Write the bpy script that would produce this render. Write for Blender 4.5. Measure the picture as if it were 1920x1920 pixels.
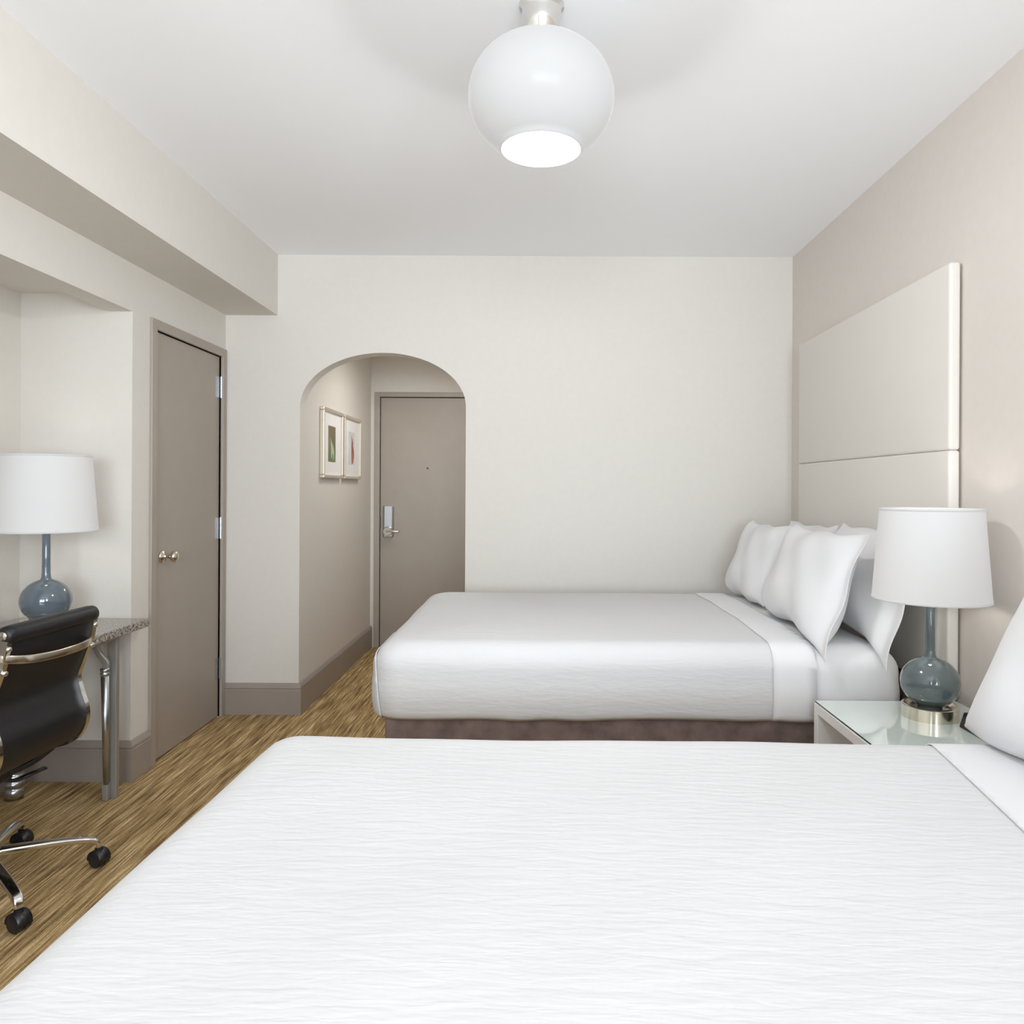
import bpy, bmesh, math, random
from mathutils import Vector, Matrix
R = math.radians
random.seed(4)
for o in list(bpy.data.objects): bpy.data.objects.remove(o)
S = bpy.context.scene
COL = S.collection

# ------------------------------------------------------------------ camera, light, exposure
cam_d = bpy.data.cameras.new('camera'); cam = bpy.data.objects.new('camera', cam_d); COL.objects.link(cam)
cam_d.sensor_width = 36; cam_d.lens = 1400 / 1920 * 36
cam_d.shift_x = -51 / 1920; cam_d.shift_y = -45 / 1920
cam_d.clip_start = 0.02
cam.location = (0, 0, 1.33)
cam.rotation_euler = (R(90), R(-0.3), 0)
S.camera = cam

w = bpy.data.worlds.new('daylight'); S.world = w; w.use_nodes = True
w.node_tree.nodes['Background'].inputs[0].default_value = (0.86, 0.93, 1, 1)
w.node_tree.nodes['Background'].inputs[1].default_value = 0.6

def area(name, loc, rot, sx, sy, power, col):
    l = bpy.data.lights.new(name, 'AREA'); l.shape = 'RECTANGLE'; l.size = sx; l.size_y = sy
    l.energy = power; l.color = col
    o = bpy.data.objects.new(name, l); COL.objects.link(o); o.location = loc; o.rotation_euler = rot
    return o
REAR_FILL = area('rear_fill', (0, -3.26, 1.6), (R(92), 0, 0), 2.45, 1.6, 106, (0.83, 0.915, 1.0)); REAR_FILL.data.spread = R(140)  # unseen soft light behind the camera, added to brighten the room
UP_FILL = area('upward_fill', (0, -2.6, 1.2), (R(118), 0, 0), 2.4, 0.8, 10, (0.83, 0.915, 1.0)); UP_FILL.data.spread = R(70)  # upward fill added inside the room to lift the ceiling
SIDE_FILL = area('side_fill', (1.42, -1.25, 1.7), (R(100), 0, R(54)), 1.0, 1.4, 46, (0.83, 0.915, 1.0)); SIDE_FILL.data.spread = R(110)  # added fill from the right; that wall has no window
HALL = area('hall_fill', (-0.68, 5.2, 2.3), (0, 0, 0), 0.4, 0.4, 8.5, (1, 0.97, 0.94))  # invented lamp, out of view, brightening the hall from above
S.view_settings.view_transform = 'Standard'; S.view_settings.look = 'None'
S.view_settings.gamma = 1; S.view_settings.use_curve_mapping = False
S.view_settings.exposure = 0.03
S.cycles.max_bounces = 12; S.cycles.diffuse_bounces = 8; S.cycles.sample_clamp_indirect = 6

# ------------------------------------------------------------------ materials
def nodes(name):
    m = bpy.data.materials.new(name); m.use_nodes = True
    nt = m.node_tree; b = nt.nodes['Principled BSDF']
    return m, nt, b
def srgb(r, g, b):
    f = lambda c: (c/255/12.92) if c <= 10 else ((c/255+0.055)/1.055)**2.4
    return (f(r), f(g), f(b), 1)
def coords(nt, scale):
    tc = nt.nodes.new('ShaderNodeTexCoord'); mp = nt.nodes.new('ShaderNodeMapping')
    mp.inputs['Scale'].default_value = scale
    nt.links.new(tc.outputs['Object'], mp.inputs['Vector']); return mp.outputs['Vector']
def noise(nt, vec, scale, detail=3, rough=0.5, dist=0.0):
    n = nt.nodes.new('ShaderNodeTexNoise'); n.inputs['Scale'].default_value = scale
    n.inputs['Detail'].default_value = detail; n.inputs['Roughness'].default_value = rough
    n.inputs['Distortion'].default_value = dist
    nt.links.new(vec, n.inputs['Vector']); return n.outputs['Fac']
def ramp(nt, fac, stops):
    r = nt.nodes.new('ShaderNodeValToRGB'); e = r.color_ramp.elements
    while len(e) < len(stops): e.new(0.5)
    for k, (p, c) in enumerate(stops): e[k].position = p; e[k].color = c
    nt.links.new(fac, r.inputs['Fac']); return r.outputs['Color']
def bump(nt, b, h, strength, dist):
    n = nt.nodes.new('ShaderNodeBump'); n.inputs['Strength'].default_value = strength
    n.inputs['Distance'].default_value = dist
    nt.links.new(h, n.inputs['Height']); nt.links.new(n.outputs['Normal'], b.inputs['Normal'])
def plain(name, col, rough=0.6, metal=0.0, bscale=0, bstr=0.1, bdist=0.002, vary=0.0, coat=0.0):
    m, nt, b = nodes(name)
    b.inputs['Base Color'].default_value = col; b.inputs['Roughness'].default_value = rough
    b.inputs['Metallic'].default_value = metal; b.inputs['Coat Weight'].default_value = coat
    if bscale:
        v = coords(nt, (1, 1, 1)); n = noise(nt, v, bscale, 4)
        bump(nt, b, n, bstr, bdist)
        if vary:
            lo = tuple(c*(1-vary) for c in col[:3])+(1,); hi = tuple(min(1, c*(1+vary)) for c in col[:3])+(1,)
            nt.links.new(ramp(nt, noise(nt, v, bscale*0.15, 3), [(0.3, lo), (0.7, hi)]), b.inputs['Base Color'])
    return m

M = {}
M['wall'] = plain('wall_paint', (0.68, 0.65, 0.60, 1), 0.75, 0, 180, 0.06, 0.001, 0.012)
M['wall_right'] = plain('wall_paint_rose_beige', (0.67, 0.62, 0.575, 1), 0.75, 0, 180, 0.06, 0.001, 0.012)
M['ceiling'] = plain('ceiling_paint', (0.94, 0.95, 0.975, 1), 0.8, 0, 140, 0.05, 0.001)
M['taupe'] = plain('taupe_paint', (0.36, 0.315, 0.265, 1), 0.38, 0, 60, 0.05, 0.001, 0.02)
M['base'] = plain('baseboard_paint', (0.32, 0.275, 0.24, 1), 0.38, 0, 60, 0.05, 0.001, 0.02)
M['chrome'] = plain('chrome', (0.78, 0.77, 0.74, 1), 0.12, 1.0)
M['nickel'] = plain('warm_nickel', (0.72, 0.66, 0.55, 1), 0.18, 1.0)
M['steel'] = plain('brushed_steel', (0.55, 0.57, 0.6, 1), 0.28, 1.0, 300, 0.05, 0.0005)
M['greymetal'] = plain('grey_painted_metal', (0.30, 0.285, 0.26, 1), 0.35, 0.3)
M['blackvinyl'] = plain('black_vinyl', (0.006, 0.006, 0.008, 1), 0.46, 0, 350, 0.12, 0.0006)
M['blackplastic'] = plain('black_plastic', (0.012, 0.012, 0.015, 1), 0.35)
M['glaze'] = plain('blue_grey_glaze', srgb(92, 103, 112), 0.12, 0, 9, 0.0, 0.001, 0.18, 0.6)
M['glaze2'] = plain('green_grey_glaze', srgb(88, 99, 101), 0.12, 0, 9, 0.0, 0.001, 0.18, 0.6)
M['lacquer'] = plain('white_lacquer', (0.82, 0.80, 0.78, 1), 0.35)
M['wood'] = plain('dark_wood', (0.10, 0.065, 0.045, 1), 0.5, 0, 30, 0.05, 0.001, 0.25)
M['skirt'] = plain('brown_bed_skirt', (0.21, 0.155, 0.145, 1), 0.85, 0, 90, 0.4, 0.003, 0.3)
M['headboard'] = plain('ivory_upholstery', (0.71, 0.68, 0.63, 1), 0.6, 0, 400, 0.08, 0.0008)
M['linen'] = plain('white_linen', (0.73, 0.73, 0.74, 1), 0.8, 0, 12, 0.12, 0.01)
M['sheet'] = plain('white_sheet', (0.73, 0.73, 0.74, 1), 0.8, 0, 9, 0.08, 0.01)
M['frame'] = plain('champagne_frame', (0.66, 0.60, 0.50, 1), 0.3, 0.5)
M['mat'] = plain('picture_mat', (0.78, 0.78, 0.77, 1), 0.8)
M['olive'] = plain('print_olive', (0.20, 0.165, 0.10, 1), 0.7, 0, 25, 0.0, 0.001, 0.3)
M['paper'] = plain('print_paper', (0.62, 0.63, 0.62, 1), 0.7, 0, 25, 0.0, 0.001, 0.1)
M['leaf'] = plain('print_green', (0.13, 0.22, 0.08, 1), 0.7, 0, 40, 0.0, 0.001, 0.3)
M['paleleaf'] = plain('print_pale_green', (0.48, 0.54, 0.38, 1), 0.7)
M['red'] = plain('print_red', (0.36, 0.13, 0.10, 1), 0.7, 0, 40, 0.0, 0.001, 0.3)
M['rail'] = plain('window_frame_white', (0.75, 0.75, 0.75, 1), 0.4)

def mk_coverlet():
    m, nt, b = nodes('seersucker_coverlet')
    b.inputs['Base Color'].default_value = (0.62, 0.62, 0.625, 1); b.inputs['Roughness'].default_value = 0.85
    v = coords(nt, (13, 55, 55))
    n1 = noise(nt, v, 1.0, 2, 0.45, 0.4)
    v2 = coords(nt, (30, 150, 150)); n2 = noise(nt, v2, 1.0, 1)
    mx = nt.nodes.new('ShaderNodeMath'); mx.operation = 'MULTIPLY_ADD'; mx.inputs[1].default_value = 0.25
    nt.links.new(n2, mx.inputs[0]); nt.links.new(n1, mx.inputs[2])
    bump(nt, b, mx.outputs[0], 0.55, 0.0028)
    return m
M['coverlet'] = mk_coverlet()

def mk_carpet():
    m, nt, b = nodes('striated_carpet')
    b.inputs['Roughness'].default_value = 0.95
    v = coords(nt, (150, 4.5, 1)); n1 = noise(nt, v, 1.0, 5, 0.62)
    v2 = coords(nt, (38, 1.6, 1)); n2 = noise(nt, v2, 1.0, 3, 0.55)
    v3 = coords(nt, (420, 90, 1)); n3 = noise(nt, v3, 1.0, 2)
    a = nt.nodes.new('ShaderNodeMath'); a.operation = 'MULTIPLY_ADD'; a.inputs[1].default_value = 0.45
    nt.links.new(n2, a.inputs[0]); nt.links.new(n1, a.inputs[2])
    a2 = nt.nodes.new('ShaderNodeMath'); a2.operation = 'MULTIPLY_ADD'; a2.inputs[1].default_value = 0.22
    nt.links.new(n3, a2.inputs[0]); nt.links.new(a.outputs[0], a2.inputs[2])
    mr = nt.nodes.new('ShaderNodeMapRange'); mr.inputs[1].default_value = 0.6; mr.inputs[2].default_value = 1.08
    nt.links.new(a2.outputs[0], mr.inputs[0])
    c = ramp(nt, mr.outputs[0], [(0.0, srgb(58, 42, 22)), (0.27, srgb(124, 97, 59)), (0.52, srgb(170, 141, 94)),
                                 (0.74, srgb(206, 178, 130)), (1.0, srgb(246, 222, 180))])
    nt.links.new(c, b.inputs['Base Color'])
    bump(nt, b, a2.outputs[0], 0.4, 0.004)
    return m
M['carpet'] = mk_carpet()

def mk_granite():
    m, nt, b = nodes('speckled_granite'); b.inputs['Roughness'].default_value = 0.12
    v = coords(nt, (1, 1, 1))
    n = noise(nt, v, 140, 4, 0.7)
    c = ramp(nt, n, [(0.34, (0.02, 0.018, 0.015, 1)), (0.44, (0.16, 0.13, 0.10, 1)), (0.52, (0.36, 0.33, 0.29, 1)), (0.66, (0.55, 0.53, 0.49, 1))])
    nt.links.new(c, b.inputs['Base Color']); return m
M['granite'] = mk_granite()

def mk_glow(name, strength, base=(0.85, 0.85, 0.85, 1), rough=0.7, col=(1, 0.985, 0.97, 1)):
    m, nt, b = nodes(name)
    b.inputs['Base Color'].default_value = base; b.inputs['Roughness'].default_value = rough
    b.inputs['Emission Color'].default_value = col; b.inputs['Emission Strength'].default_value = strength
    v = coords(nt, (1, 1, 1)); bump(nt, b, noise(nt, v, 300, 2), 0.03, 0.0005)
    return m
M['shade'] = mk_glow('lit_linen_shade', 0.27, (0.42, 0.42, 0.42, 1))
M['shade_trim'] = mk_glow('lit_shade_trim', 0.22, (0.42, 0.42, 0.42, 1))
M['opal'] = mk_glow('opal_glass', 0.34, (0.30, 0.30, 0.30, 1), 0.18, (1, 1, 1, 1))
M['bulb'] = mk_glow('lit_bulb', 12.0, (0.8, 0.8, 0.8, 1), 0.5, (1, 0.95, 0.88, 1))
M['bulb2'] = mk_glow('brighter_lit_bulb', 24.0, (0.8, 0.8, 0.8, 1), 0.5, (1, 0.95, 0.88, 1))
M['opal'].node_tree.nodes['Principled BSDF'].inputs['Specular IOR Level'].default_value = 0.08

def mk_glass():
    m, nt, b = nodes('green_tinted_glass')
    b.inputs['Base Color'].default_value = (0.66, 0.74, 0.70, 1); b.inputs['Roughness'].default_value = 0.04
    b.inputs['Coat Weight'].default_value = 1.0; b.inputs['Coat Roughness'].default_value = 0.02
    return m
M['glass'] = mk_glass()
M['glass_edge'] = plain('green_glass_edge', (0.05, 0.075, 0.06, 1), 0.1)

# ------------------------------------------------------------------ mesh helpers
def obj(name, bm, mat, parent=None, smooth=False, bevel=0.0, seg=2):
    me = bpy.data.meshes.new(name)
    bmesh.ops.recalc_face_normals(bm, faces=bm.faces[:])
    bm.to_mesh(me); bm.free()
    o = bpy.data.objects.new(name, me); COL.objects.link(o)
    me.materials.append(M[mat] if isinstance(mat, str) else mat)
    if smooth:
        for p in me.polygons: p.use_smooth = True
    if bevel:
        md = o.modifiers.new('edge', 'BEVEL'); md.width = bevel; md.segments = seg; md.limit_method = 'ANGLE'; md.angle_limit = R(40)
    if parent: o.parent = parent
    return o
def smooth_by_angle(o, ang=40):
    me = o.data
    for p in me.polygons: p.use_smooth = True
    try: me.set_sharp_from_angle(angle=R(ang))
    except Exception: pass
    return o
def bx(bm, x0, x1, y0, y1, z0, z1):
    vs = [bm.verts.new((x, y, z)) for x in (x0, x1) for y in (y0, y1) for z in (z0, z1)]
    for f in ((0,1,3,2),(4,6,7,5),(0,4,5,1),(2,3,7,6),(0,2,6,4),(1,5,7,3)):
        bm.faces.new([vs[i] for i in f])
def box(*a):
    bm = bmesh.new(); bx(bm, *a); return bm
def boxes(*l):
    bm = bmesh.new()
    for a in l: bx(bm, *a)
    return bm
def lathe(bm, prof, seg=48, c=(0, 0, 0), close=False, axis='z'):
    rings = []
    for r, z in prof:
        ring = []
        for k in range(seg):
            a = 2*math.pi*k/seg; p = (max(r, 1e-5)*math.cos(a), max(r, 1e-5)*math.sin(a), z)
            if axis == 'y': p = (p[0], p[2], p[1])
            if axis == 'x': p = (p[2], p[0], p[1])
            ring.append(bm.verts.new((c[0]+p[0], c[1]+p[1], c[2]+p[2])))
        rings.append(ring)
    for a, b in zip(rings, rings[1:] + ([rings[0]] if close else [])):
        for k in range(seg):
            bm.faces.new((a[k], a[(k+1) % seg], b[(k+1) % seg], b[k]))
    if not close:
        for ring in (rings[0], rings[-1]): bm.faces.new(ring)
    return bm
def catmull(pts, n=8):
    P = [Vector(p) for p in pts]; P = [2*P[0]-P[1]] + P + [2*P[-1]-P[-2]]; out = []
    for i in range(1, len(P)-2):
        for k in range(n):
            t = k/n; a, b, c, d = P[i-1], P[i], P[i+1], P[i+2]
            out.append(0.5*((2*b)+(c-a)*t+(2*a-5*b+4*c-d)*t*t+(3*b-a-3*c+d)*t**3))
    out.append(P[-2]); return out
def sweep(bm, pts, sect, up=(0, 0, 1), scale=None):
    """sweep a closed 2D section (side, up) along pts"""
    P = [Vector(p) for p in pts]; rings = []
    for i, p in enumerate(P):
        t = (P[min(i+1, len(P)-1)] - P[max(i-1, 0)]).normalized()
        s = t.cross(Vector(up)).normalized(); u = s.cross(t).normalized()
        k = scale(i/(len(P)-1)) if scale else 1
        rings.append([bm.verts.new(p + s*a*k + u*b*k) for a, b in sect])
    n = len(sect)
    for a, b in zip(rings, rings[1:]):
        for k in range(n): bm.faces.new((a[k], a[(k+1) % n], b[(k+1) % n], b[k]))
    bm.faces.new(rings[0]); bm.faces.new(rings[-1]); return bm
def circ(r, n=16): return [(r*math.cos(2*math.pi*k/n), r*math.sin(2*math.pi*k/n)) for k in range(n)]
def rrect(w, h, r, n=4):
    out = []
    for cx, cy, a0 in ((w/2-r, h/2-r, 0), (-w/2+r, h/2-r, 90), (-w/2+r, -h/2+r, 180), (w/2-r, -h/2+r, 270)):
        for k in range(n+1):
            a = R(a0 + 90*k/n); out.append((cx+r*math.cos(a), cy+r*math.sin(a)))
    return out
def thing(name, label, cat, loc=(0, 0, 0), rz=0, group=None):
    o = bpy.data.objects.new(name, None); COL.objects.link(o); o.location = loc; o.rotation_euler = (0, 0, rz)
    o.empty_display_size = 0.1
    return tag(o, label, cat, group)
def tag(o, label, cat, group=None):
    o['label'] = label; o['category'] = cat
    if group: o['group'] = group
    return o
def struct(name, label=None, cat=None, bm=None, mat=None, parent=None, loc=(0, 0, 0), bevel=0):
    if bm is None:
        o = bpy.data.objects.new(name, None); COL.objects.link(o); o.location = loc
    else: o = obj(name, bm, mat, parent, bevel=bevel)
    o['kind'] = 'structure'
    if label: o['label'] = label
    if cat: o['category'] = cat
    return o

# ------------------------------------------------------------------ room shell
XL, XR, YB, YN, C = -1.838, 1.476, 4.368, -3.2, 2.687
XA, YA0, YA1 = -2.341, 1.5, 3.368            # desk alcove
HX0, HX1, HY = -1.401, -0.40, 6.21           # entrance hall
WT = 0.11
struct('floor', 'brown and tan striated carpet covering the floor', 'floor', box(-2.5, 1.65, YN-0.15, HY+0.15, -0.1, 0), 'carpet')
struct('ceiling', 'flat white painted ceiling', 'ceiling', box(-2.5, 1.65, YN-0.15, HY+0.15, C, C+0.12), 'ceiling')
struct('wall_right', 'rose beige wall behind the headboard', 'wall', box(XR, XR+0.15, YN, YB+WT, 0, C), 'wall_right')
D0, D1, DT = 3.565, 4.305, 2.077             # closet door opening
struct('wall_left', 'cream left wall with the recessed desk alcove', 'wall', boxes(
    (-2.5, XL, YN, YA0, 0, C), (-2.5, XA, YA0, YA1, 0, C), (XL-WT, XL, YA0, YA1, 2.117, C), (XA, XL-WT, YA0, YA1, 2.196, C),
    (-2.5, XL, YA1, D0, 0, C), (-2.5, XL, D0, D1, DT, C), (-2.5, XL, D1, YB+WT, 0, C), (-2.5, XL-0.06, D0, D1, 0, DT)), 'wall')
struct('beam', 'cream boxed beam running along the top of the left wall', 'beam', box(XL, -1.535, YN, YB, 2.332, C), 'wall')
def arch_wall():
    bm = bmesh.new(); x0, x1, sp, rise = HX0, -0.431, 1.80, 0.316
    bx(bm, XL, x0, YB, YB+WT, 0, C); bx(bm, x1, XR, YB, YB+WT, 0, C)
    cx, hw, n = (x0+x1)/2, (x1-x0)/2, 48
    P = []
    for k in range(n+1):
        a = math.pi - math.pi*k/n; P.append((cx+hw*math.cos(a), sp+rise*math.sin(a)))
    f = [(bm.verts.new((x, YB, z)), bm.verts.new((x, YB, C)), bm.verts.new((x, YB+WT, z)), bm.verts.new((x, YB+WT, C))) for x, z in P]
    for a, b in zip(f, f[1:]):
        bm.faces.new((a[0], b[0], b[1], a[1])); bm.faces.new((a[2], a[3], b[3], b[2])); bm.faces.new((a[0], a[2], b[2], b[0]))
    return bm
struct('wall_back', 'cream back wall with an arched opening to the entrance hall', 'wall', arch_wall(), 'wall')
struct('wall_hall_left', 'cream left wall of the entrance hall beyond the arch', 'wall', box(HX0-0.15, HX0, YB+WT, HY, 0, C), 'wall')
struct('wall_hall_right', 'right wall of the entrance hall behind the arch', 'wall', box(HX1, HX1+0.15, YB+WT, HY, 0, C), 'wall')
E0, E1 = -1.325, -0.44
struct('wall_hall_end', 'cream wall around the entrance door at the end of the hall', 'wall', boxes(
    (HX0-0.15, E0, HY, HY+0.15, 0, C), (E1, HX1+0.15, HY, HY+0.15, 0, C), (E0, E1, HY, HY+0.15, 2.08, C), (E0, E1, HY+0.07, HY+0.15, 0, 2.08)), 'wall')
# wall behind the camera; its window is made up as a source of daylight
struct('wall_near', 'wall behind the viewer with a made-up window', 'wall', boxes(
    (-2.5, -1.3, YN-0.15, YN, 0, C), (1.3, XR+0.15, YN-0.15, YN, 0, C), (-1.3, 1.3, YN-0.15, YN, 0, 0.65), (-1.3, 1.3, YN-0.15, YN, 2.45, C)), 'wall')
struct('added_window', None, None, boxes((-1.3, -1.25, YN-0.1, YN-0.02, 0.65, 2.45), (1.25, 1.3, YN-0.1, YN-0.02, 0.65, 2.45), (-0.025, 0.025, YN-0.1, YN-0.05, 0.65, 2.45),
    (-1.3, 1.3, YN-0.1, YN-0.02, 0.65, 0.7), (-1.3, 1.3, YN-0.1, YN-0.02, 2.4, 2.45)), 'rail')

# baseboards: board with a stepped cap, swept around corners
BS = [(0, 0), (0.018, 0), (0.018, 0.142), (0.014, 0.149), (0.020, 0.154), (0.018, 0.163), (0.008, 0.178), (0, 0.182)]
def baseboard(name, path, label):
    """path of floor points; the room is on the left of the walking direction"""
    bm = bmesh.new(); P = [Vector((x, y)) for x, y in path]; rings = []
    nrm = [Vector((-(b-a).y, (b-a).x)).normalized() for a, b in zip(P, P[1:])]
    for i, p in enumerate(P):
        if i == 0: m = nrm[0]
        elif i == len(P)-1: m = nrm[-1]
        else:
            m = nrm[i-1]+nrm[i]; m = m/(m.dot(nrm[i]))
        rings.append([bm.verts.new((p.x+m.x*d, p.y+m.y*d, z)) for d, z in BS])
    n = len(BS)
    for a, b in zip(rings, rings[1:]):
        for k in range(n): bm.faces.new((a[k], a[(k+1) % n], b[(k+1) % n], b[k]))
    bm.faces.new(rings[0]); bm.faces.new(rings[-1])
    return struct(name, label, 'baseboard', bm, 'base')
baseboard('baseboard_left', [(XL, 3.515), (XL, YA1), (XA, YA1), (XA, YA0), (XL, YA0), (XL, YN)], 'taupe baseboard around the desk alcove')
baseboard('baseboard_hall', [(HX0, HY), (HX0, YB), (XL, YB)], 'taupe baseboard turning from the pier into the hall')
baseboard('baseboard_right', [(XR, YN), (XR, YB), (-0.431, YB)], 'taupe baseboard behind the beds')

# closet door
d1 = struct('door_1', 'taupe flush closet door in the left wall, brass knob and steel hinges', 'door', loc=(XL, (D0+D1)/2, 0))
ox, oy = XL, (D0+D1)/2
obj('door_panel', box(-0.05, -0.008, D0-oy+0.002, D1-oy-0.0006, 0.006, DT-0.003), 'taupe', d1, bevel=0.002)
w_ = 0.048
obj('door_frame', boxes((-0.06, 0.014, D0-oy-w_, D0-oy, 0, DT+w_), (-0.06, 0.014, D1-oy, D1-oy+w_, 0, DT+w_), (-0.06, 0.014, D0-oy, D1-oy, DT, DT+w_)), 'taupe', d1, bevel=0.003)
ky = 3.655-oy
bm = bmesh.new(); lathe(bm, [(0.0, -0.009), (0.031, -0.009), (0.031, -0.003), (0.026, 0.003), (0.012, 0.006), (0.010, 0.028), (0.014, 0.036), (0.026, 0.044), (0.029, 0.056), (0.025, 0.066), (0.012, 0.071), (0, 0.071)], 28, (0, ky, 0.985), axis='x')
k = obj('door_knob', bm, 'nickel', d1, True); k['label'] = 'round brushed nickel door knob'
for hz in (1.90, 1.09, 0.285):
    bm = boxes((-0.009, -0.004, D1-oy-0.042, D1-oy, hz-0.06, hz+0.06)); lathe(bm, [(0, -0.062), (0.007, -0.062), (0.007, 0.062), (0, 0.062)], 12, (0.004, D1-oy-0.002, hz))
    obj('hinge', bm, 'steel', d1)

# entrance door
ex = (E0+E1)/2
d2 = struct('door_2', 'taupe entrance door at the end of the hall, steel card lock', 'door', loc=(ex, HY, 0))
obj('door_panel', box(E0-ex+0.002, E1-ex-0.002, 0.012, 0.06, 0.008, 2.076), 'taupe', d2, bevel=0.002)
obj('door_frame', boxes((E0-ex-0.045, E0-ex, -0.014, 0.07, 0, 2.12), (E1-ex, E1-ex+0.045, -0.014, 0.07, 0, 2.12), (E0-ex, E1-ex, -0.014, 0.07, 2.08, 2.12)), 'taupe', d2, bevel=0.003)
lx = -1.252-ex
bm = bmesh.new()
sec = [(-0.045, 0.0), (-0.045, 0.02), (-0.03, 0.03), (0.03, 0.03), (0.045, 0.02), (0.045, 0.0)]
vs0 = [bm.verts.new((lx+a, 0.012-b, 0.918)) for a, b in sec]; vs1 = [bm.verts.new((lx+a, 0.012-b*0.8, 1.175)) for a, b in sec]
for i in range(6): bm.faces.new((vs0[i], vs0[(i+1) % 6], vs1[(i+1) % 6], vs1[i]))
bm.faces.new(vs0); bm.faces.new(vs1)
lk = obj('card_lock', bm, 'steel', d2, bevel=0.004)
bm = bmesh.new(); lathe(bm, [(0, -0.045), (0.034, -0.045), (0.040, -0.03), (0.040, -0.015), (0, -0.015)], 28, (lx, 0, 0.965), axis='y')
obj('rose', bm, 'chrome', lk, bevel=0)
bm = bmesh.new(); sweep(bm, catmull([(lx, -0.04, 0.965), (lx, -0.065, 0.966), (lx+0.03, -0.075, 0.968), (lx+0.10, -0.07, 0.965)]), rrect(0.018, 0.016, 0.006), (0, 0, 1))
obj('lever', bm, 'chrome', lk, True)
bm = bmesh.new(); lathe(bm, [(0, 0.004), (0.008, 0.004), (0.008, 0.013), (0, 0.013)], 16, (-0.93-ex, 0, 1.49), axis='y'); obj('peephole', bm, 'wood', d2)
obj('strike_plate', box(E0-ex-0.006, E0-ex+0.008, 0.005, 0.0125, 0.99, 1.09), 'wood', d2)

# ------------------------------------------------------------------ beds
def bed_shell(x0, x1, y0, y1, zb, zt, grow=0.0, rc=0.10, wr=0.0, seed=0, dome=0.012, rh=None):
    """padded body: stacked rounded-rectangle rings, bulging sides, soft top edge, crowned top"""
    bm = bmesh.new(); rings = []
    prof = []                                   # (inset, z)
    H = zt-zb
    prof.append((0.04, zb)); prof.append((0.014, zb+0.003)); prof.append((0.004, zb+0.016))
    for k in range(1, 9): prof.append((0.006*(1-math.sin(math.pi*k/9))-0.002, zb+0.016+(H-0.135)*k/9))
    for k in range(9):
        a = R(90*k/8); prof.append((0.090*(1-math.cos(a))+0.002, zt-0.097+0.090*math.sin(a)))
    for k in range(1, 29): prof.append((0.092+(0.6075+grow)*k/28, zt-0.007+dome*math.sin(R(90*k/28))))
    cx, cy = (x0+x1)/2, (y0+y1)/2
    nc, ns = 8, 40
    for inset, z in prof:
        i = inset-grow
        hx, hy = (x1-x0)/2-i, (y1-y0)/2-i
        ring = []
        for (sx, sy, a0) in ((1, 1, 0), (-1, 1, 90), (-1, -1, 180), (1, -1, 270)):
            r0 = rc if sx < 0 else (rh if rh is not None else rc)
            r = max(0.02, r0-max(0, i)*0.35)
            r = min(r, hx*0.95, hy*0.95)
            for k in range(nc+1):
                a = R(a0+90*k/nc); ring.append((cx+sx*(hx-r)+r*math.cos(a), cy+sy*(hy-r)+r*math.sin(a)))
        full = []
        for j in range(len(ring)):
            p, q = ring[j], ring[(j+1) % len(ring)]
            L = math.hypot(q[0]-p[0], q[1]-p[1]); full.append(p)
            if j % (nc+1) == nc:
                for t in range(1, ns): full.append((p[0]+(q[0]-p[0])*t/ns, p[1]+(q[1]-p[1])*t/ns))
        out = []
        for (x, y) in full:
            dz = dn = 0
            if wr:
                u, v = x*2.1+seed, y*2.3-seed
                dz = wr*(math.sin(u*3.1+1.7*math.sin(v*2))+0.6*math.sin(v*5.3+u*1.9)+0.4*math.sin(u*9.1-v*6.7))
                low = max(0, 1-(z-zb)/0.12)
                dz += wr*1.6*low*math.sin(x*17+2.1*math.sin(x*7)+y*13+seed)
            out.append(bm.verts.new((x, y, z+dz+grow*(1 if z > zb+0.1 else 0))))
        rings.append(out)
    n = len(rings[0])
    for a, b in zip(rings, rings[1:]):
        for k in range(n): bm.faces.new((a[k], a[(k+1) % n], b[(k+1) % n], b[k]))
    L = rings[-1]                                # close the crown with a strip of quads between the two long sides
    for k in range(56): bm.faces.new((L[k], L[k+1], L[151-k], L[152-k]))
    bm.faces.new(L[56:97]); bm.faces.new(L[152:]+L[:1])
    bm.faces.new(rings[0])
    bmesh.ops.recalc_face_normals(bm, faces=bm.faces[:])
    return bm
def cut(bm, x, keep_low):
    g = bm.verts[:]+bm.edges[:]+bm.faces[:]
    bmesh.ops.bisect_plane(bm, geom=g, dist=1e-5, plane_co=(x, 0, 0), plane_no=(1, 0, 0), clear_outer=keep_low, clear_inner=not keep_low)
def drop_bottom(bm, z):
    bmesh.ops.delete(bm, geom=[f for f in bm.faces if f.calc_center_median().z < z and abs(f.normal.z) > 0.9], context='FACES')
BX0, BX1, BH, ZB, ZT = -0.600, 1.305, 0.70, 0.50, 0.772
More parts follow.
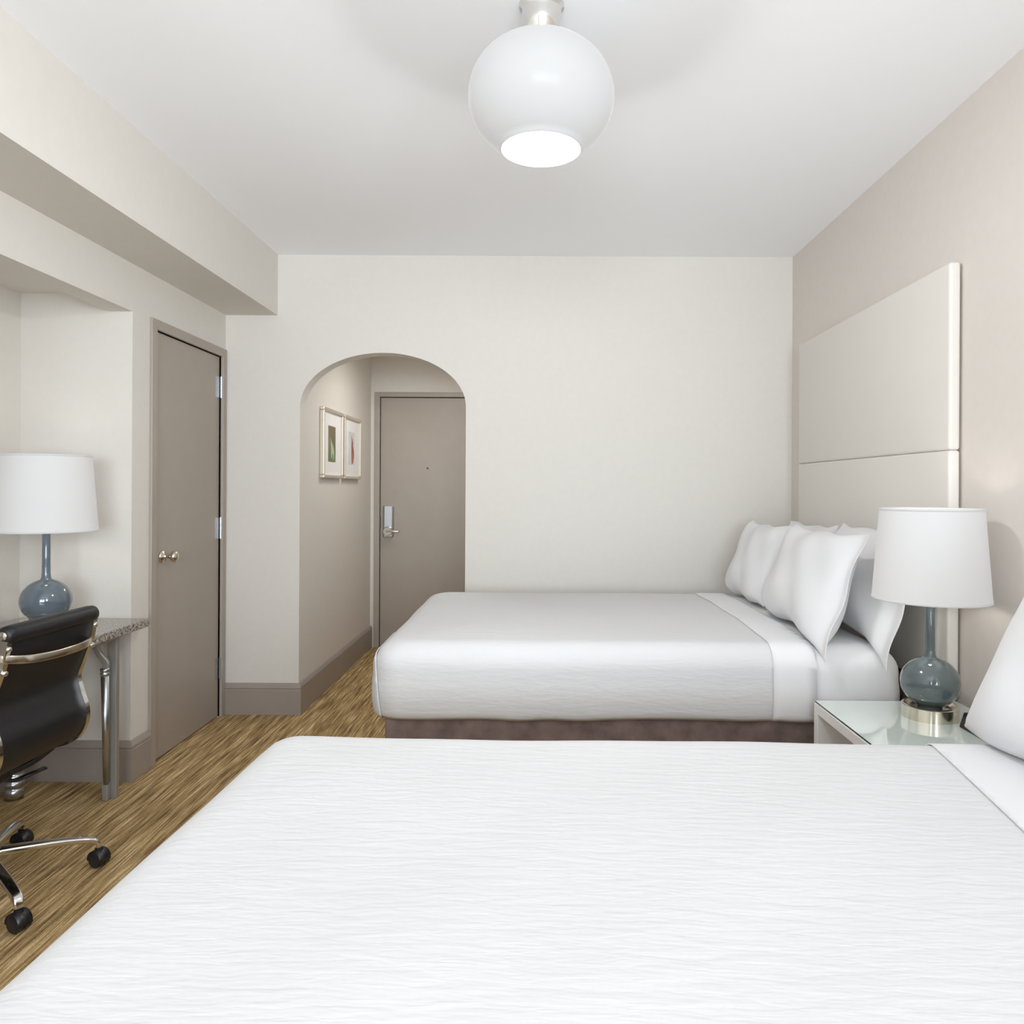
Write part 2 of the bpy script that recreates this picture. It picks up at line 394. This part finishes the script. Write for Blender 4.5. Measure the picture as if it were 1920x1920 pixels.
def make_bed(xc, yc, rz, blabel, clabel, seed, fold, fold_slant, band, rc=0.11):
    b = thing('bed', blabel, 'bed', (xc, yc, 0), rz, 'beds')
    obj('box_spring', boxes((BX0+0.045, BX1, -BH+0.03, BH-0.03, 0.10, ZB+0.01)), 'skirt', b, bevel=0.02, seg=3)['label'] = 'box spring wrapped in brown fabric'
    m = obj('mattress', bed_shell(BX0, BX1, -BH, BH, ZB, ZT, 0, rc-0.01, 0.0006, seed, rh=0.05), 'sheet', b, True)
    m['label'] = 'mattress in a smooth white fitted sheet'
    for x in (BX0+0.12, BX1-0.12):
        for y in (-BH+0.12, BH-0.12): obj('foot', box(x-0.03, x+0.03, y-0.03, y+0.03, 0, 0.1), 'wood', b)
    c = thing('coverlet', clabel, 'bedspread', (xc, yc, 0), rz, 'white coverlets')
    bm = bed_shell(BX0, BX1, -BH, BH, ZB-0.003, ZT, 0.006, rc, 0.0014, seed)
    bm.faces.ensure_lookup_table(); drop_bottom(bm, ZB+0.01); cut(bm, fold+(0.02 if not fold_slant else 0.15), True)
    o = obj('coverlet_body', bm, 'coverlet', c, True)
    md = o.modifiers.new('thickness', 'SOLIDIFY'); md.thickness = 0.0035; md.offset = -1
    bm = bed_shell(BX0, BX1, -BH, BH, ZB-0.002, ZT, 0.0102, rc, 0.0014, seed)
    drop_bottom(bm, ZB+0.01)
    bmesh.ops.bisect_plane(bm, geom=bm.verts[:]+bm.edges[:]+bm.faces[:], plane_co=(fold-0.004, 0, 0), plane_no=Vector((1, -fold_slant, 0)).normalized(), clear_inner=True)
    cut(bm, fold+band, True)
    o = obj('turned_down_sheet', bm, 'linen', c, True); o['label'] = 'smooth plain band of turned-down sheet'
    md = o.modifiers.new('thickness', 'SOLIDIFY'); md.thickness = 0.003; md.offset = -1
    # tucked corner on the foot end, near side
    bm = bed_shell(BX0, BX1, -BH, BH, ZB-0.004, ZT, 0.0102, rc, 0.0014, seed); drop_bottom(bm, ZB+0.01)
    def keep(co, no): bmesh.ops.bisect_plane(bm, geom=bm.verts[:]+bm.edges[:]+bm.faces[:], dist=1e-5, plane_co=co, plane_no=Vector(no).normalized(), clear_outer=True)
    keep((BX0+0.038, 0, ZB), (1, 0, 0.14)); keep((0, -BH+0.42, 0), (0, 1, 0)); keep((0, 0, ZT-0.05), (0, 0.25, 1))
    o = obj('corner_tuck', bm, 'coverlet', c, True)
    md = o.modifiers.new('thickness', 'SOLIDIFY'); md.thickness = 0.003; md.offset = -1
    return b, c
FARY, NEARY = 3.36, 1.03
bed2, cov2 = make_bed(0, FARY, 0, 'made double bed beyond the nightstand, against the tall ivory headboard', 'white ribbed coverlet tucked over the bed beyond the nightstand', 3.3, 0.84, 0.0, 0.15)
bed1, cov1 = make_bed(-0.04, NEARY, R(-1.5), 'made double bed filling the front of the room, this side of the nightstand', 'white ribbed coverlet across the large front bed', 8.1, 0.79, 0.16, 0.25, 0.06)

# headboard behind the far bed
hb = thing('headboard', 'tall ivory padded two-panel headboard on the right wall', 'headboard', (1.45, 3.361, 0))
def pad(y0, y1, z0, z1):
    bm = bmesh.new(); n = 10
    bx(bm, -0.022, 0.018, y0, y1, z0, z1); return bm
o = obj('upper_panel', pad(-0.758, 0.758, 1.4702, 2.128), 'headboard', hb, True, bevel=0.011, seg=5)
o = obj('lower_panel', pad(-0.758, 0.758, 0.62, 1.4698), 'headboard', hb, True, bevel=0.011, seg=5)
o = obj('support_board', box(-0.135, 0.015, -0.735, 0.735, 0.0, 0.612), 'wood', hb, bevel=0.004); o['label'] = 'dark brown wooden support under the padding'

# pillows
def pillow_mesh(L, Hh, T, seed, flange=0.0, droop=0.0, e=0.035):
    """length along +-Y, height along +Z (0 at the lower edge), thickness along X"""
    rnd = random.Random(seed); ph = [rnd.uniform(0, 6.28) for _ in range(8)]
    bm = bmesh.new(); nu, nv = 44, 32; sides = []
    for s in (1, -1):
        g = []
        for i in range(nu+1):
            row = []
            for j in range(nv+1):
                u, v = -1+2*i/nu, -1+2*j/nv
                ue = min(1.0, (u*-1+0)/(1-flange)) if u < 0 else u     # flange on the -Y end
                t = max(0, (1-abs(ue)**3.2))**0.55 * max(0, (1-abs(v)**3.0))**0.55
                wr = 0.006*(math.sin(5*u+3*v+ph[0])+0.7*math.sin(9*u-4*v+ph[1])+0.5*math.sin(6*v+2*u+ph[2]))*min(1, t*2)
                x = s*(T/2*t*(1-0.18*v)+0.002)+s*wr*0.8
                y = L/2*u*(1-e*(1-v*v)*1.2) + 0.012*math.sin(3*v+ph[3])*(1-abs(u))
                z = Hh/2*(1+v*(1-(0.08 if v > 0 else 0.02)*(1-u*u)**0.8)) + 0.006*math.sin(7*u+ph[4])*(abs(v))
                edge = (abs(u)**6+abs(v)**6)
                x += 0.008*math.sin(6*(u+v)+ph[5])*min(1, edge)
                if droop and u < 0:
                    k_ = (-u)**2.6*((1-v)/2)**0.8
                    z -= droop*k_; x -= 0.0*k_; y -= 0.25*droop*k_
                row.append(bm.verts.new((x, y, z)))
            g.append(row)
        sides.append(g)
    for g in sides:
        for i in range(nu):
            for j in range(nv): bm.faces.new((g[i][j], g[i+1][j], g[i+1][j+1], g[i][j+1]))
    a, b = sides
    rim = [(i, 0) for i in range(nu)]+[(nu, j) for j in range(nv)]+[(i, nv) for i in range(nu, 0, -1)]+[(0, j) for j in range(nv, 0, -1)]
    for k in range(len(rim)):
        (i, j), (i2, j2) = rim[k], rim[(k+1) % len(rim)]
        bm.faces.new((a[i][j], a[i2][j2], b[i2][j2], b[i][j]))
    return bm
def pillow(label, x, y, z, lean, L, Hh, T, seed, flange=0.0, droop=0.0, rz=0, rx=0, e=0.035):
    o = obj('pillow', pillow_mesh(L, Hh, T, seed, flange, droop, e), 'linen', None, True)
    o.location = (x, y, z); o.rotation_euler = (R(rx), R(lean), R(rz))
    o.modifiers.new('sub', 'SUBSURF').levels = 1; o.modifiers['sub'].render_levels = 1
    return tag(o, label, 'pillow', 'white bed pillows')
pillow('white pillow at the back, against the headboard in the far corner', 1.255, 3.74, 0.782, 17, 0.66, 0.40, 0.13, 11)
pillow('white pillow at the back, directly behind the lit nightstand lamp', 1.238, 2.99, 0.780, 17, 0.74, 0.42, 0.17, 12, 0.14, 0.09)
pillow('white pillow in the front row on the far bed, beside the back wall', 1.03, 3.76, 0.785, 20, 0.64, 0.40, 0.15, 13)
pillow('plump white pillow in the front row, nearest the nightstand on the far bed', 1.02, 3.01, 0.787, 20, 0.76, 0.41, 0.17, 14, 0.1, 0.075)
pillow('white pillow cropped by the right edge, standing on the front bed', 0.985, 1.335, 0.780, 22.5, 0.80, 0.47, 0.20, 15, 0.0, 0.0, 0, 0, 0.13)

# ------------------------------------------------------------------ nightstand and what stands on it
NX0, NX1, NY0, NY1, NZ = 0.955, 1.445, 1.86, 2.585, 0.60
ns = thing('nightstand', 'white open-front nightstand with a glass top, between the two beds', 'nightstand', (NX0, (NY0+NY1)/2, 0))
hy, dx = (NY1-NY0)/2, NX1-NX0
obj('side_panel', box(0, dx, -hy, -hy+0.032, 0, NZ-0.04), 'lacquer', ns, bevel=0.002)
obj('side_panel', box(0, dx, hy-0.032, hy, 0, NZ-0.04), 'lacquer', ns, bevel=0.002)
obj('top_panel', box(0, dx, -hy, hy, NZ-0.04, NZ-0.006), 'lacquer', ns, bevel=0.002)
obj('back_panel', box(dx-0.015, dx, -hy+0.032, hy-0.032, 0.05, NZ-0.04), 'lacquer', ns)
obj('shelf', box(0.01, dx-0.015, -hy+0.032, hy-0.032, 0.20, 0.225), 'lacquer', ns)
gt = obj('glass_top', box(0.003, dx, -hy+0.003, hy-0.003, NZ-0.006, NZ), 'glass', ns); gt['label'] = 'pale green glass sheet on the top'
gt.data.materials.append(M['glass_edge'])
for p in gt.data.polygons:
    if abs(p.normal.z) < 0.5: p.material_index = 1

def table_lamp(label, loc, s, glaze, bulb, base_r=0.082):
    t = thing('table_lamp', label, 'lamp', loc, 0, 'table lamps')
    bm = bmesh.new(); lathe(bm, [(0, 0), (base_r, 0), (base_r, 0.002), (base_r, 0.038), (base_r-0.004, 0.041), (base_r-0.012, 0.041), (base_r-0.016, 0.030), (0, 0.030)], 64)
    smooth_by_angle(obj('base', bm, 'nickel', t))['label'] = 'polished nickel drum base'
    bm = bmesh.new(); pr = [(0, 0.030), (0.035, 0.031)]
    for k in range(3, 27):
        a = -90+180*k/28; pr.append((0.086*math.cos(R(a)), 0.110+0.080*math.sin(R(a))))
    pr += [(0.0185, 0.190), (0.0155, 0.198), (0.0142, 0.212), (0.0138, 0.26), (0.0135, 0.372), (0.011, 0.376), (0, 0.376)]
    lathe(bm, pr, 56); o = obj('bottle_body', bm, glaze, t, True); o['label'] = 'glossy blue-grey bottle-shaped body'
    bm = bmesh.new(); lathe(bm, [(0, 0.376), (0.009, 0.376), (0.009, 0.40), (0.016, 0.405), (0.016, 0.45), (0, 0.45)], 20); obj('socket', bm, 'nickel', t, True)
    bm = bmesh.new(); lathe(bm, [(0, 0.45), (0.014, 0.455), (0.028, 0.49), (0.03, 0.515), (0.022, 0.54), (0, 0.55)], 24); obj('bulb', bm, bulb, t, True)
    z0, z1, r0, r1 = 0.368, 0.655, 0.170, 0.148
    bm = bmesh.new(); lathe(bm, [(r0, z0), (r1, z1), (r1-0.002, z1), (r0-0.002, z0)], 72, close=True)
    sh = obj('lamp_shade', bm, 'shade', t, False); smooth_by_angle(sh); sh['label'] = 'white tapered drum shade, lit'
    for z, r in ((z0, r0), (z1-0.007, r1+0.0005)):
        bm = bmesh.new()
        k = (r1-r0)/(z1-z0)*0.007
        lathe(bm, [(r+0.001, z), (r+k+0.001, z+0.007), (r+k-0.003, z+0.007), (r-0.003, z)], 72, close=True)
        obj('shade_trim', bm, 'shade_trim', sh, True)
    bm = bmesh.new()
    for k in range(3):
        a = R(120*k+20); sweep(bm, [(0.012*math.cos(a), 0.012*math.sin(a), 0.60), (r1*0.99*math.cos(a), r1*0.99*math.sin(a), 0.645)], circ(0.002, 6))
    obj('shade_spider', bm, 'nickel', sh)
    t.scale = (s, s, s)
    return t
table_lamp('lit table lamp on the glass nightstand between the beds', (1.262, 2.405, NZ), 1.025, 'glaze2', 'bulb2')
table_lamp('lit table lamp on the granite desk in the alcove', (-2.035, 3.085, 0.735), 1.10, 'glaze', 'bulb')

ph = thing('alarm_clock', 'small black clock on the nightstand, half hidden by the front pillow', 'clock', (1.347, 2.228, NZ))
bm = bmesh.new()
q = [(-0.05, 0.0), (-0.035, 0.046), (0.03, 0.046), (0.045, 0.0)]
v0 = [bm.verts.new((a, -0.075, b)) for a, b in q]; v1 = [bm.verts.new((a, 0.075, b)) for a, b in q]
for i in range(4): bm.faces.new((v0[i], v0[(i+1) % 4], v1[(i+1) % 4], v1[i]))
bm.faces.new(v0); bm.faces.new(v1)
obj('clock_body', bm, 'blackplastic', ph, bevel=0.004)
bm = bmesh.new()
for k in range(4): bx(bm, -0.030+0.016*k, -0.020+0.016*k, -0.05, 0.05, 0.045, 0.049)
obj('button', bm, 'blackvinyl', ph)

# ------------------------------------------------------------------ ceiling light
cl = thing('ceiling_light', 'white opal globe light hanging from a chrome canopy', 'ceiling light', (0.0, 2.10, C))
bm = bmesh.new(); lathe(bm, [(0, 0), (0.063, 0), (0.063, -0.006), (0.055, -0.012), (0.056, -0.03), (0.053, -0.05), (0.046, -0.072), (0.038, -0.088), (0.036, -0.108), (0, -0.108)], 48)
obj('canopy', bm, 'chrome', cl, True)
gz = -0.262
pr = [(0.036, -0.100), (0.046, -0.1005)]
for k in range(4, 31):
    a = R(90-180*k/34.0); 
    pr.append((0.205*math.cos(a)**0.92 if math.cos(a) > 0 else 0, gz+0.163*math.sin(a)))
pr = [p for p in pr if not (p[1] < gz and p[0] < 0.118)]
pr += [(0.114, gz-0.137), (0.113, gz-0.145), (0.109, gz-0.145), (0.108, gz-0.137)]
bm = bmesh.new(); lathe(bm, pr, 72)
obj('globe_shade', bm, 'opal', cl, True)['label'] = 'opal white glass globe with a round opening below'

l = bpy.data.lights.new('globe_light', 'POINT'); l.energy = 52; l.shadow_soft_size = 0.085; l.color = (0.96, 0.98, 1)
lo = bpy.data.objects.new('globe_light', l); COL.objects.link(lo); lo.parent = cl; lo.location = (0, 0, -0.408)

# ------------------------------------------------------------------ desk
DZ = 0.735
dk = thing('desk', 'granite-topped desk on metal legs in the left alcove', 'desk', (-2.04, 2.5, 0))
y0, y1 = YA0+0.02-2.5, YA1-0.008-2.5
obj('granite_top', box(XA+2.04+0.006, -1.75+2.04, y0, y1, DZ-0.036, DZ), 'granite', dk, bevel=0.004)['label'] = 'speckled grey granite top'
obj('apron', box(XA+2.04+0.01, -1.80+2.04, y0+0.02, y1-0.17, DZ-0.062, DZ-0.036), 'greymetal', dk, bevel=0.003)
def desk_leg(y, z1):
    lx = -1.826+2.04
    p = obj('leg', box(lx-0.006, lx+0.034, y-0.012, y+0.012, 0, z1), 'greymetal', dk, bevel=0.003)
    rx, ry = lx+0.001, y-0.04
    bm = bmesh.new(); sweep(bm, [(rx, ry, 0.545), (rx+0.003, ry+0.008, 0.07)], circ(0.0165, 16), (0, 1, 0), lambda t: 1-0.3*t); obj('rod', bm, 'steel', p, True)
    bm = bmesh.new(); lathe(bm, [(0, 0), (0.017, 0), (0.019, 0.006), (0.019, 0.012), (0.015, 0.016), (0.019, 0.02), (0.018, 0.032), (0, 0.032)], 20, (rx, ry, 0.53)); obj('collar', bm, 'steel', p, True)
    bm = bmesh.new(); sweep(bm, catmull([(rx-0.034, ry-0.01, z1), (rx-0.032, ry-0.008, 0.655), (rx-0.024, ry-0.004, 0.625), (rx-0.006, ry, 0.600), (rx+0.006, ry, 0.580), (rx+0.001, ry, 0.555)]), rrect(0.026, 0.016, 0.005), (0, 1, 0)); obj('bracket', bm, 'greymetal', p, True)
    bm = bmesh.new(); bx(bm, rx-0.013, rx+0.013, ry, y-0.012, 0.0, 0.075); obj('foot', bm, 'greymetal', p, bevel=0.005)
desk_leg(3.185-2.5, DZ-0.036); desk_leg(1.75-2.5, DZ-0.062)
bm = bmesh.new(); lathe(bm, [(0, 0), (0.035, 0), (0.035, 0.045), (0.030, 0.048), (0.037, 0.053), (0.037, 0.075), (0.031, 0.079), (0.037, 0.083), (0.037, 0.105), (0.031, 0.109), (0.034, 0.113), (0.030, 0.135), (0.024, 0.2), (0.024, DZ-0.062), (0, DZ-0.062)], 28, (-2.222+2.04, 3.17-2.5, 0))
obj('pedestal', bm, 'steel', dk, True)['label'] = 'ringed silver post under the top'

# ------------------------------------------------------------------ desk chair
ch = thing('desk_chair', 'black rolling desk chair with a chrome frame, pulled up to the desk', 'chair', (-1.804, 2.43, 0), R(-2))
PROF = [(0.226, 0.868), (0.213, 0.797), (0.188, 0.725), (0.168, 0.665), (0.180, 0.606), (0.199, 0.545), (0.194, 0.492), (0.160, 0.447), (0.090, 0.425), (-0.01, 0.432), (-0.12, 0.452), (-0.20, 0.456), (-0.245, 0.435)]
cur = catmull([(x, 0, z) for x, z in PROF], 8)
W2 = 0.194
def slab_profile(y0, y1, th, off):
    bm = bmesh.new(); rows = []
    for i, p in enumerate(cur):
        t = (cur[min(i+1, len(cur)-1)]-cur[max(i-1, 0)]).normalized(); n = Vector((t.z, 0, -t.x))
        rows.append([bm.verts.new(p+n*(off+a)+Vector((0, y, 0))) for y, a in ((y0, -th/2), (y0, th/2), (y1, th/2), (y1, -th/2))])
    for a, b in zip(rows, rows[1:]):
        for k in range(4): bm.faces.new((a[k], a[(k+1) % 4], b[(k+1) % 4], b[k]))
    bm.faces.new(rows[0]); bm.faces.new(rows[-1]); return bm
smooth_by_angle(obj('seat_sling', slab_profile(-W2, W2, 0.014, 0.0), 'blackvinyl', ch))['label'] = 'black vinyl back and seat in one sling'
for sgn in (-1, 1):
    a, b = sorted((sgn*W2, sgn*(W2+0.020)))
    smooth_by_angle(obj('side_rail', slab_profile(a, b, 0.024, -0.004), 'chrome', ch))
bm = bmesh.new(); lathe(bm, [(0, -0.212), (0.02, -0.212), (0.027, -0.204), (0.029, -0.18), (0.029, 0.18), (0.027, 0.204), (0.02, 0.212), (0, 0.212)], 28, (0.226, 0, 0.882), axis='y'); obj('top_roll', bm, 'blackvinyl', ch, True)
for yy in (-0.216, 0.211):
    bm = bmesh.new(); lathe(bm, [(0, 0), (0.012, 0), (0.014, 0.002), (0.012, 0.005), (0, 0.005)], 20, (0.226, yy, 0.882), axis='y'); obj('end_cap', bm, 'chrome', ch, True)
bm = bmesh.new(); lathe(bm, [(0, -0.205), (0.022, -0.205), (0.022, 0.205), (0, 0.205)], 20, (-0.247, 0, 0.43), axis='y'); obj('front_roll', bm, 'blackvinyl', ch, True)
bm = bmesh.new(); sweep(bm, catmull([(0.205, -0.212, 0.815), (0.232, -0.205, 0.812), (0.262, -0.15, 0.802), (0.275, -0.05, 0.795), (0.270, 0.06, 0.792), (0.250, 0.15, 0.790), (0.222, 0.205, 0.788), (0.205, 0.212, 0.787)]), rrect(0.010, 0.026, 0.004), (0, 0, 1))
obj('back_bar', bm, 'nickel', ch, True)['label'] = 'bowed chrome bar across the back'
for yy in (-0.205, 0.205):
    for px_, pz in ((0.222, 0.842), (0.21, 0.77)):
        bm = bmesh.new(); lathe(bm, [(0, -0.010), (0.008, -0.010), (0.008, 0.010), (0, 0.010)], 14, (px_+0.012, yy, pz), axis='x'); obj('bolt', bm, 'chrome', ch, True)
bm = boxes((-0.09, 0.06, -0.06, 0.06, 0.355, 0.405)); obj('tilt_mechanism', bm, 'blackplastic', ch, bevel=0.012)
for sgn in (-1, 1):
    bm = bmesh.new(); sweep(bm, catmull([(0.03, sgn*0.03, 0.375), (0.075, sgn*0.10, 0.392), (0.105, sgn*0.165, 0.424)]), rrect(0.045, 0.02, 0.006)); obj('seat_bracket', bm, 'blackplastic', ch, True)
bm = bmesh.new(); sweep(bm, catmull([(0.0, 0.04, 0.362), (0.035, 0.09, 0.335), (0.06, 0.14, 0.338)]), circ(0.006, 10)); sweep(bm, [(0.045, 0.11, 0.336), (0.080, 0.18, 0.345)], rrect(0.022, 0.008, 0.003)); obj('tilt_lever', bm, 'blackplastic', ch, True)
bm = bmesh.new(); lathe(bm, [(0, 0.10), (0.026, 0.10), (0.026, 0.23), (0.018, 0.235), (0.018, 0.36), (0, 0.36)], 24); obj('gas_lift', bm, 'blackplastic', ch, True)
bm = bmesh.new(); lathe(bm, [(0, 0.085), (0.038, 0.085), (0.042, 0.10), (0.042, 0.145), (0.034, 0.155), (0, 0.155)], 28); obj('hub', bm, 'chrome', ch, True)
for k in range(5):
    a = R(36+72*k); c_, s_ = math.cos(a), math.sin(a)
    P = [(0.035, 0.128), (0.12, 0.122), (0.22, 0.112), (0.29, 0.100), (0.318, 0.088), (0.326, 0.066)]
    bm = bmesh.new(); sweep(bm, catmull([(r*c_, r*s_, z) for r, z in P], 6), rrect(0.036, 0.022, 0.008), (0, 0, 1), lambda t: 1.15-0.45*t)
    lg = obj('leg', bm, 'chrome', ch, True)
    cx_, cy_ = 0.326*c_, 0.326*s_
    ang = R([-17, -8, -15, -15, -20][k])
    bm = bmesh.new()
    for o_ in (-0.0115, 0.0115):
        b2 = bmesh.new(); lathe(b2, [(0, -0.011), (0.023, -0.011), (0.0285, -0.007), (0.0285, 0.009), (0.024, 0.010), (0, 0.010)], 28, (0, o_, 0.0285), axis='y')
        me = bpy.data.meshes.new('t'); b2.to_mesh(me); b2.free(); bm.from_mesh(me); bpy.data.meshes.remove(me)
    lathe(bm, [(0, 0.03), (0.013, 0.03), (0.013, 0.064), (0, 0.066)], 14)
    bmesh.ops.transform(bm, matrix=Matrix.Translation((cx_, cy_, 0)) @ Matrix.Rotation(ang, 4, 'Z'), verts=bm.verts[:])
    cs = obj('caster', bm, 'blackplastic', lg); smooth_by_angle(cs)
    bm = bmesh.new()                                   # hood over the twin wheels
    for i in range(9):
        a1 = R(-10+200*i/8)
        for yy in (-0.022, 0.022): bm.verts.new((0.031*math.cos(a1), yy, 0.0285+0.031*math.sin(a1)))
    bm.verts.ensure_lookup_table()
    for i in range(8): bm.faces.new((bm.verts[2*i], bm.verts[2*i+1], bm.verts[2*i+3], bm.verts[2*i+2]))
    bmesh.ops.transform(bm, matrix=Matrix.Translation((cx_, cy_, 0)) @ Matrix.Rotation(ang, 4, 'Z'), verts=bm.verts[:])
    hd = obj('caster_hood', bm, 'blackplastic', lg, True)
    md = hd.modifiers.new('th', 'SOLIDIFY'); md.thickness = 0.003

# ------------------------------------------------------------------ pictures in the hall
def picture(label, y0, y1, z0, z1, kind):
    t = thing('framed_picture', label, 'picture', (HX0, (y0+y1)/2, (z0+z1)/2), 0, 'framed pictures in the hall')
    h, v, f = (y1-y0)/2, (z1-z0)/2, 0.021
    obj('frame', boxes((0, 0.03, -h, h, v-f, v), (0, 0.03, -h, h, -v, -v+f), (0, 0.03, -h, -h+f, -v+f, v-f), (0, 0.03, h-f, h, -v+f, v-f)), 'frame', t, bevel=0.005)
    obj('mat_board', box(0, 0.012, -h+f, h-f, -v+f, v-f), 'mat', t)
    a, b = h*0.36, v*0.52
    pr = obj('print', box(0.012, 0.0135, -a, a, -b, b), 'olive' if kind == 'green' else 'paper', t)
    def blade(bm, yb, zb, yt, zt, wd, x):
        n = 8; L, Rr = [], []
        for k in range(n+1):
            s = k/n; y = yb+(yt-yb)*s+0.02*math.sin(s*3); z = zb+(zt-zb)*s; ww = wd*math.sin(math.pi*min(1, 0.12+0.88*s))
            L.append((x, y-ww, z)); Rr.append((x, y+ww, z))
        vs = [bm.verts.new(p) for p in L]+[bm.verts.new(p) for p in reversed(Rr)]
        r = bmesh.ops.extrude_face_region(bm, geom=[bm.faces.new(vs)])
        bmesh.ops.translate(bm, vec=(0.0006, 0, 0), verts=[g for g in r['geom'] if isinstance(g, bmesh.types.BMVert)])
    if kind == 'green':
        bm = bmesh.new()
        for k in range(7): blade(bm, -a*0.8+a*1.6*k/6, -b, (-a*0.6+a*1.2*((k*3) % 7)/6)*0.9, -b*0.1+b*0.25*((k*5) % 3), a*0.10, 0.0136)
        obj('leaves', bm, 'leaf', pr)
        bm = bmesh.new(); blade(bm, -a*0.2, -b*0.8, -a*0.5, b*0.35, a*0.22, 0.0144); blade(bm, a*0.2, -b*0.9, a*0.1, b*0.1, a*0.16, 0.0144); obj('petals', bm, 'paleleaf', pr)
    else:
        bm = bmesh.new(); blade(bm, a*0.25, -b*0.98, a*0.0, b*0.45, a*0.42, 0.0136); blade(bm, a*0.1, -b*0.1, -a*0.1, b*0.75, a*0.2, 0.0144); obj('flower', bm, 'red', pr)
picture('framed print of pale green stems on olive, hung on the hall wall', 4.757, 5.235, 1.388, 1.845, 'green')
picture('framed print with a slim red shape, on the hall wall by the door', 5.275, 5.755, 1.388, 1.845, 'red')
